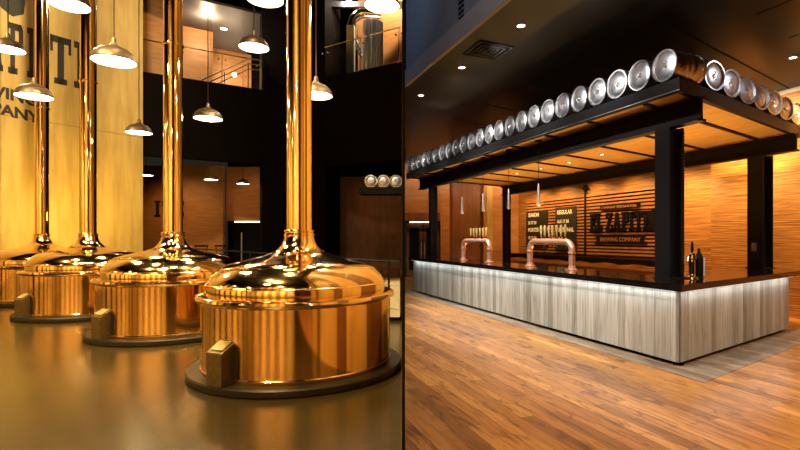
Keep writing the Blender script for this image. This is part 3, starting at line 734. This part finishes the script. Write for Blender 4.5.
for i in range(7):
    s = 1.0+i*.565
    if i == 6: s = 4.42
    o = next_keg(); q = cp(-.02,s,cz1+.213); o.location = q; o.rotation_euler = (0,0,aE if i < 6 else aE)
    tag(o, 'steel beer keg lying on the canopy right edge, %s from the near corner' % ORD[i], 'beer keg', 'beer kegs along the right edge of the canopy')
for i in range(3):
    o = next_keg(); o.location = (-1.36-.445*i*.9, 16.9-.3*0 , 0); 
    o.location = (-1.50-.425*i, 17.0, 3.54); o.rotation_euler = (0,0,R(95))
    tag(o, 'steel beer keg on the distant shelf beside the partition, %s from the right' % ORD[i], 'beer keg', 'distant beer kegs seen behind the kettles')
sh = MB().box(-2.75,16.98,3.10,-1.30,17.7,3.325).build('keg_shelf', M['black_steel']); tag(sh, 'black steel shelf carrying three kegs at the back beside the partition', 'shelf')
light('far_keg_spot', 'SPOT', (-2.2,14.5,4.6), 30, (1,.8,.5), (-2,17,3.4), angle=40)

# ------------------------------------------------------------------ hanging tube lamps under the canopy
def tube_lamp():
    root = empty('tube_pendant', (0,0,0))
    MB().lathe([(0,-.02),(.07,-.02),(.07,0),(0,0)], 20).build('ceiling_rose', M['black'], root, True)
    MB().tube([(0,0,-.02),(0,0,-.86)], .005, 6).build('cord', M['black'], root)
    MB().lathe([(0,-.84),(.012,-.84),(.02,-.88),(.035,-1.20),(.042,-1.26),(.03,-1.27),(0,-1.27)], 20).build('lamp_shade', M['steel'], root, True)
    MB().lathe([(0,-1.262),(.028,-1.272),(0,-1.285)], 16).build('bulb', M['steel_dark'], root, True)
    return root
tl0 = tube_lamp()
for i, u in enumerate((538.5,508.5,483,462)):
    s = along(u, cp(0,.28,0), EF); o = tl0 if i == 0 else copy_tree(tl0)
    o.location = cp(s,.28,cz0+.018)
    tag(o, 'slim grey tube pendant under the canopy, %s from the right' % ORD[i], 'pendant lamp', 'slim tube pendants under the canopy')
    light('tube_fill', 'SPOT', cp(s,.28,cz0-1.3), 12, (1,.8,.5), cp(s,.28,0), angle=90)  # added fill light; the tube lamps themselves are unlit
for i, (u, v) in enumerate(((602,155),(569,163),(541,169),(517,174))):
    Y = (cz0-1.6)*500/(238-v); X = (u-440)/500*Y
    downlight('recessed_spotlight', (X,Y,cz0+.0185), .05, M['down'], 'small lit spotlight in the canopy soffit, %s from the right' % ORD[i], 'recessed spotlights in the canopy soffit', cat='spotlight')
# light inside the bar: added unseen lamps wash the soffit and the back wall
for s in (1.6,3.4,5.2,7.0,8.8):
    light('soffit_fill', 'SPOT', bp(s,1.3,1.0), 105, (1,.60,.17), bp(s-.1,.6,3.5), angle=130, blend=1, radius=.05)
    light('soffit_fill', 'SPOT', bp(s,2.9,1.0), 140, (1,.58,.15), bp(s,2.7,3.5), angle=140, blend=1, radius=.05)
light('soffit_fill', 'SPOT', bp(.9,2.0,1.1), 130, (1,.60,.17), bp(.3,1.9,3.5), angle=140, blend=1, radius=.05)
for t in (3.0,4.6,6.2,7.8,9.2):
    light('sign_wash', 'SPOT', wp(t,.50,3.40), 140, (1,.62,.22), wp(t,-.2,1.6), angle=140, blend=.7, radius=.05)
light('wall_wash', 'SPOT', wp(.9,1.2,4.4), 950, (1,.62,.2), wp(.9,0,1.6), angle=100, blend=.8, radius=.08)
light('wall_wash', 'SPOT', wp(-.8,1.0,4.4), 600, (1,.60,.2), wp(-.8,0,1.8), angle=100, blend=.8, radius=.08)
for t_ in (2.3, .6): light('wall_wash', 'SPOT', wp(t_,.85,3.1), 170, (1,.62,.2), wp(t_,0,1.7), angle=150, blend=1, radius=.06)
light('end_wash', 'SPOT', (2.6,18.2,4.4), 260, (1,.58,.2), (2.0,20,2.2), angle=110, blend=.8)
light('end_wash', 'SPOT', (-.3,17.6,4.4), 160, (1,.55,.2), (-.4,20,3.0), angle=110, blend=.8)
# added spots light the keg faces from the room side
for s, e_, r_ in ((.8,190,-1.75),(2.5,220,-1.75),(4.2,260,-1.75),(5.9,300,-1.5),(7.4,200,-.9),(8.8,150,-.6)):
    q = cp(s,r_,4.45); light('keg_spot', 'SPOT', q, e_*.85, (1,.95,.92), cp(s+(.8 if s>7 else 0),0,3.8), angle=110, blend=.8, radius=.06)
q = cp(-1.6,2.2,4.45); light('keg_spot', 'SPOT', q, 60, (.95,.9,.95), cp(0,2.2,3.8), angle=110, blend=.8, radius=.06)
# added spots put a pale and a blue glow on the grey bulkhead
light('void_fill', 'SPOT', (.2,3.4,7.5), 1100, (.95,.92,1), (.1,8,5.1), angle=80, blend=1, radius=.3)
light('void_fill', 'SPOT', (-.42,7.2,8.5), 1300, (.35,.6,1), (-.45,9.4,6.6), angle=60, blend=1, radius=.2)
vg = empty('bulkhead_mark', gp(1.36,-.004,4.95)); tag(vg, 'narrow dark slotted grille high on the grey bulkhead', 'vent')  # vertical lettering, shaped here as dark strips crossed by bars
for a_ in (0,.1): MB().para(gd*a_, gd*.07, NF*-.01, UP*.6).build('mark_column', M['black'], vg)
for k in range(7): MB().para(gd*-.02+UP*(.03+k*.08)-NF*.012, gd*.21, NF*-.008, UP*.02).build('mark_bar', M['grey_fascia'], vg)

# ------------------------------------------------------------------ beer towers
def tower(sa, sb, r, zt, nt_, lab):
    a = bp(sa,r,1.03); b = bp(sb,r,1.03); d = (b-a).normalized(); Lw = (b-a).length
    root = empty('beer_tower', a); tag(root, lab, 'beer tower', 'copper beer towers on the bar')
    rad = .058; R0 = .16
    pts = [Vector((0,0,0)), Vector((0,0,zt-R0))]+[d*R0*(1-math.cos(t))+UP*(zt-R0+R0*math.sin(t)) for t in [math.pi/2*k/8 for k in range(1,9)]]
    pts += [d*(Lw-R0)+UP*zt-d*R0*0]+[d*(Lw-R0+R0*math.sin(t))+UP*(zt-R0+R0*math.cos(t)) for t in [math.pi/2*k/8 for k in range(1,9)]]+[d*Lw]
    MB().tube(pts, rad, 20).build('pipe', M['rose_copper'], root, True)
    for q in (Vector((0,0,0)), d*Lw):
        MB().lathe([(0,0),(.10,0),(.10,.02),(.072,.03),(.066,.07),(.0585,.075)], 24, Matrix.Translation(q)).build('flange', M['rose_copper'], root, True)
        MB().lathe([(.058,zt-R0-.06),(.07,zt-R0-.055),(.07,zt-R0-.02),(.058,zt-R0-.015)], 24, Matrix.Translation(q)).build('collar', M['rose_copper'], root, True)
    for k in range(nt_):
        c = d*(R0+.12+(Lw-2*R0-.24)*k/(nt_-1))+UP*zt
        inn = NF
        mb = MB().tube([c, c+inn*.12, c+inn*.15-UP*.02, c+inn*.16-UP*.12], [.02,.018,.015,.012], 8)
        tp = mb.build('tap', M['chrome'], root, True)
        MB().lathe([(0,.02),(.02,.02),(.026,.06),(.016,.10),(.022,.115),(.0,.12)], 12, Matrix.Translation(c+inn*.07)).build('collar', M['chrome'], tp, True)
        MB().lathe([(0,.12),(.013,.12),(.024,.20),(.030,.27),(.022,.31),(0,.32)], 12, Matrix.Translation(c+inn*.07)).build('handle', M['handle_yellow'], tp, True)
    return root
def s_at(u, r): return along(u, bp(0,r,0), EF)
tower(s_at(572,.5), s_at(530,.5), .5, .50, 7, 'copper pipe beer tower with seven taps, the larger one nearer the corner')
tower(s_at(489.5,.5), s_at(463.5,.5), .5, .50, 6, 'copper pipe beer tower with six taps, farther left along the bar')

for s_ in (s_at(551,.5), s_at(477,.5)): light('tower_spot', 'SPOT', bp(s_,-.15,3.4), 90, (1,.88,.72), bp(s_,.5,1.4), angle=60, blend=.8, radius=.04)  # spots added to brighten the copper towers from the front
# chrome soda tap and bottle beside the corner column
q = bp(.33,.95,1.03)
sd = empty('soda_tap', q); tag(sd, 'chrome soda tap column on the bar beside the corner canopy column', 'tap')
MB().lathe([(0,0),(.08,0),(.08,.02),(.045,.04),(.04,.26),(.055,.28),(.055,.33),(.03,.36),(0,.37)], 20).build('column', M['chrome'], sd, True)
MB().tube([(0,0,.30),(-.08,-.06,.30),(-.10,-.08,.24)], .014, 8).build('spout', M['chrome'], sd, True)
MB().lathe([(0,.36),(.014,.36),(.022,.42),(.016,.50),(.010,.52),(0,.525)], 12).build('handle', M['black'], sd, True)
MB().tube([(-.03,-.03,.06),(-.03,-.03,.24)], .03, 10).build('label_plate', M['black_steel'], sd, True)
q = bp(.33,1.16,1.03)
bt = empty('bottle', q); tag(bt, 'dark bottle-shaped dispenser with a pale stripe standing right of the chrome soda tap', 'bottle')
MB().lathe([(0,0),(.055,0),(.06,.02),(.06,.26),(.045,.32),(.02,.37),(.018,.42),(0,.425)], 20).build('body', M['black_steel'], bt, True)
MB().para((.036,-.052,.03), (.03,.012,0), (.006,.01,0), (0,0,.26)).build('label_stripe', M['white_paint'], bt)
# bead chain hanging beside the corner column
chn = MB(); q = bp(.55,.66,0)+Vector((.215,.02,0))
for k in range(42): chn.lathe([(0,-.016),(.012,-.01),(.016,0),(.012,.01),(0,.016)], 8, Matrix.Translation(q+UP*(1.12+k*.048)))
chn.tube([q+UP*1.1, q+UP*3.14], .003, 5)
o = chn.build('bead_chain', M['chrome'], None, True); tag(o, 'thin metal bead chain hanging along the right side of the corner column', 'chain')

# ------------------------------------------------------------------ back wall: slats, boards, sign
def W(u): return along(u, W0-WN*.35, EF)
def wq(t, d, z): return W0 - WN*.35 + EF*t + WN*d + UP*z
ta, tb = W(662), W(527)
sp = empty('slat_panel', wq(ta,0,1.0)); tag(sp, 'wide panel of horizontal walnut slats on the wall behind the bar', 'slat panel'); o0 = wq(ta,0,1.0)
MB().para(wq(ta,.0,1.05)-o0, EF*(tb-ta), WN*.015, UP*1.95).build('backing', M['black'], sp)
mb = MB()
for k in range(19): mb.para(wq(ta,.05,1.08+k*.103)-o0, EF*(tb-ta), WN*.035, UP*.058)
mb.build('slats', M['slat'], sp)
for k in range(7): MB().para(wq(ta+(tb-ta)*k/6-.02*(k>0),.015,1.06)-o0, EF*.04, WN*.036, UP*1.92).build('batten', M['black'], sp)
# ornate post between boards and sign
tp_ = W(588.5)
fp = MB().para(wq(tp_,.09,1.01), EF*.07, WN*.03, UP*2.09); fp.lathe([(0,0),(.06,.01),(.03,.05),(.10,.10),(.12,.14),(.05,.17),(.07,.21),(0,.25)], 10, Matrix.Translation(wq(tp_+.035,.105,3.08)))
o = fp.build('finial_post', M['black_steel']); tag(o, 'black post with a leaf finial between the menu boards and the sign', 'post')
def menu(u0, u1, z0, z1, lab, words):
    t0, t1 = W(u0), W(u1); root = empty('menu_board', wq(t0,.09,z0)); tag(root, lab, 'menu board', 'menu boards behind the bar')
    MB().para((0,0,0), EF*(t1-t0), WN*.03, UP*(z1-z0)).build('board', M['board'], root)
    L = abs(t0-t1)
    for k, wd in enumerate(words):
        z = (z1-z0)*(.84-.205*k); mb = MB()
        text_mesh(mb, wd, .20 if k in (0,2) else .16, WN*.032+WE*(L*.1)+UP*z+Vector((0,0,0)), WE, UP, .006, offset=.006, sx=.95)
        mb.build('chalk_line', M['chalk'], root)
menu(529,550,1.25,2.62,'black menu board with chalk lines, the left one of two', ['SEASON','35 17 24','PORTER','42 18 30'])
menu(558,579,1.18,2.66,'black menu board with chalk lines, the right one of two', ['REGULAR','ALE 17 34','SEASONAL','28 31 40'])
# main sign
sg = empty('brewery_sign', wq(W(656),.09,1.6)); tag(sg, 'black slab-letter sign with name and ribbon banner on the slats', 'sign'); so_ = Vector(sg.location)
t0, t1 = W(593), W(654); Ls = t0-t1; x = 0
wds = [GL[c][0] if c != ' ' else .30 for c in 'EL ZAPITE']; tot = sum(wds)+.07*8; hgt = .56; wx = Ls/(tot*hgt)
for c in 'EL ZAPITE':
    if c == ' ': x += .37*hgt*wx; continue
    mb = MB(); slab(mb, c, wq(t0,0.0,1.80)-so_+WN*.09+WE*x, WE, UP, hgt, .05, wx); x += GL[c][0]*hgt*wx+.07*hgt*wx
    mb.build('letter', M['black'], sg)
mb = MB(); mb.para(wq(W(603),.09,2.46)-so_, WE*(W(603)-W(643)), WN*.03, UP*.15); mb.build('top_plate', M['black'], sg)
mb = MB(); text_mesh(mb, 'COMPANY BREWHOUSE', .115, wq(W(603),.122,2.49)-so_+WE*.04, WE, UP, .006, sx=1.15); mb.build('small_word', M['slat'], sg)
a0, a1 = W(597), W(650); La = a0-a1
mb = MB().prism([(0,0),(La,0),(La-.15,.14),(La,.28),(0,.28),(.15,.14)], wq(a0,.09,1.42)-so_, WE, UP, WN*.03); mb.build('banner', M['black'], sg)
mb = MB(); text_mesh(mb, 'BREWING COMPANY', .17, wq(a0,.122,1.50)-so_+WE*.28, WE, UP, .006, sx=1.0); mb.build('small_word', M['slat'], sg)
mb = MB().lathe([(0,0),(.32,0),(.32,.04),(0,.04)], 28, Matrix.Translation(wq(W(660),.10,2.1)-so_) @ WN.to_track_quat('Z','Y').to_matrix().to_4x4()); mb.build('roundel', M['black'], sg)
# back bar ledge with a scalloped lower edge
tl_, tr_ = W(520), W(664)
n = 30; Lb = tl_-tr_; poly = [(0,.22),(0,.05)]+[(Lb*k/n, .05+.05*abs(math.sin(k*math.pi/5))) for k in range(1,n+1)]+[(Lb,.22)]
bk = MB().prism(poly, wq(tl_,.10,.78), WE, UP, WN*.35); o = bk.build('back_shelf', M['black']); tag(o, 'long black shelf with scalloped edge under the slat panel', 'shelf')

# ------------------------------------------------------------------ ceiling fittings of the bar room
for i, (u, v, lab) in enumerate(((521,25,'round ceiling downlight nearest to the kegs, largest of the row of three'),(462,67,'round ceiling downlight in the middle of the row of three'),(421,95,'round ceiling downlight farthest along the row, beside the partition'),(793,57,'round ceiling downlight at the right edge above the kegs'))):
    Y = 3.0*500/(238-v); X = (u-440)/500*Y
    downlight('ceiling_light', (X,Y,4.597), .065, M['down'], lab, 'ceiling downlights of the bar room')
    light('downlight_beam', 'SPOT', (X,Y,4.55), 45, (1,.85,.6), (X,Y,0), angle=70, blend=.8, radius=.05)
Y = 3*500/(238-50); X = (488-440)/500*Y
vt = empty('ceiling_vent', (X,Y,4.597), aE); tag(vt, 'square dark air diffuser in the black ceiling', 'ceiling vent')
for k, h in enumerate((.30,.22,.14,.07)):
    mb = MB()
    for a, b, c_, d_ in ((-h,-h,h,-h+.02),(-h,h-.02,h,h),(-h,-h,-h+.02,h),(h-.02,-h,h,h)): mb.box(a,b,-.02-.006*(k%2),c_,d_,0)
    mb.build('louvre', M['black_steel'], vt)
# lettered vertical mark high on the grey bulkhead
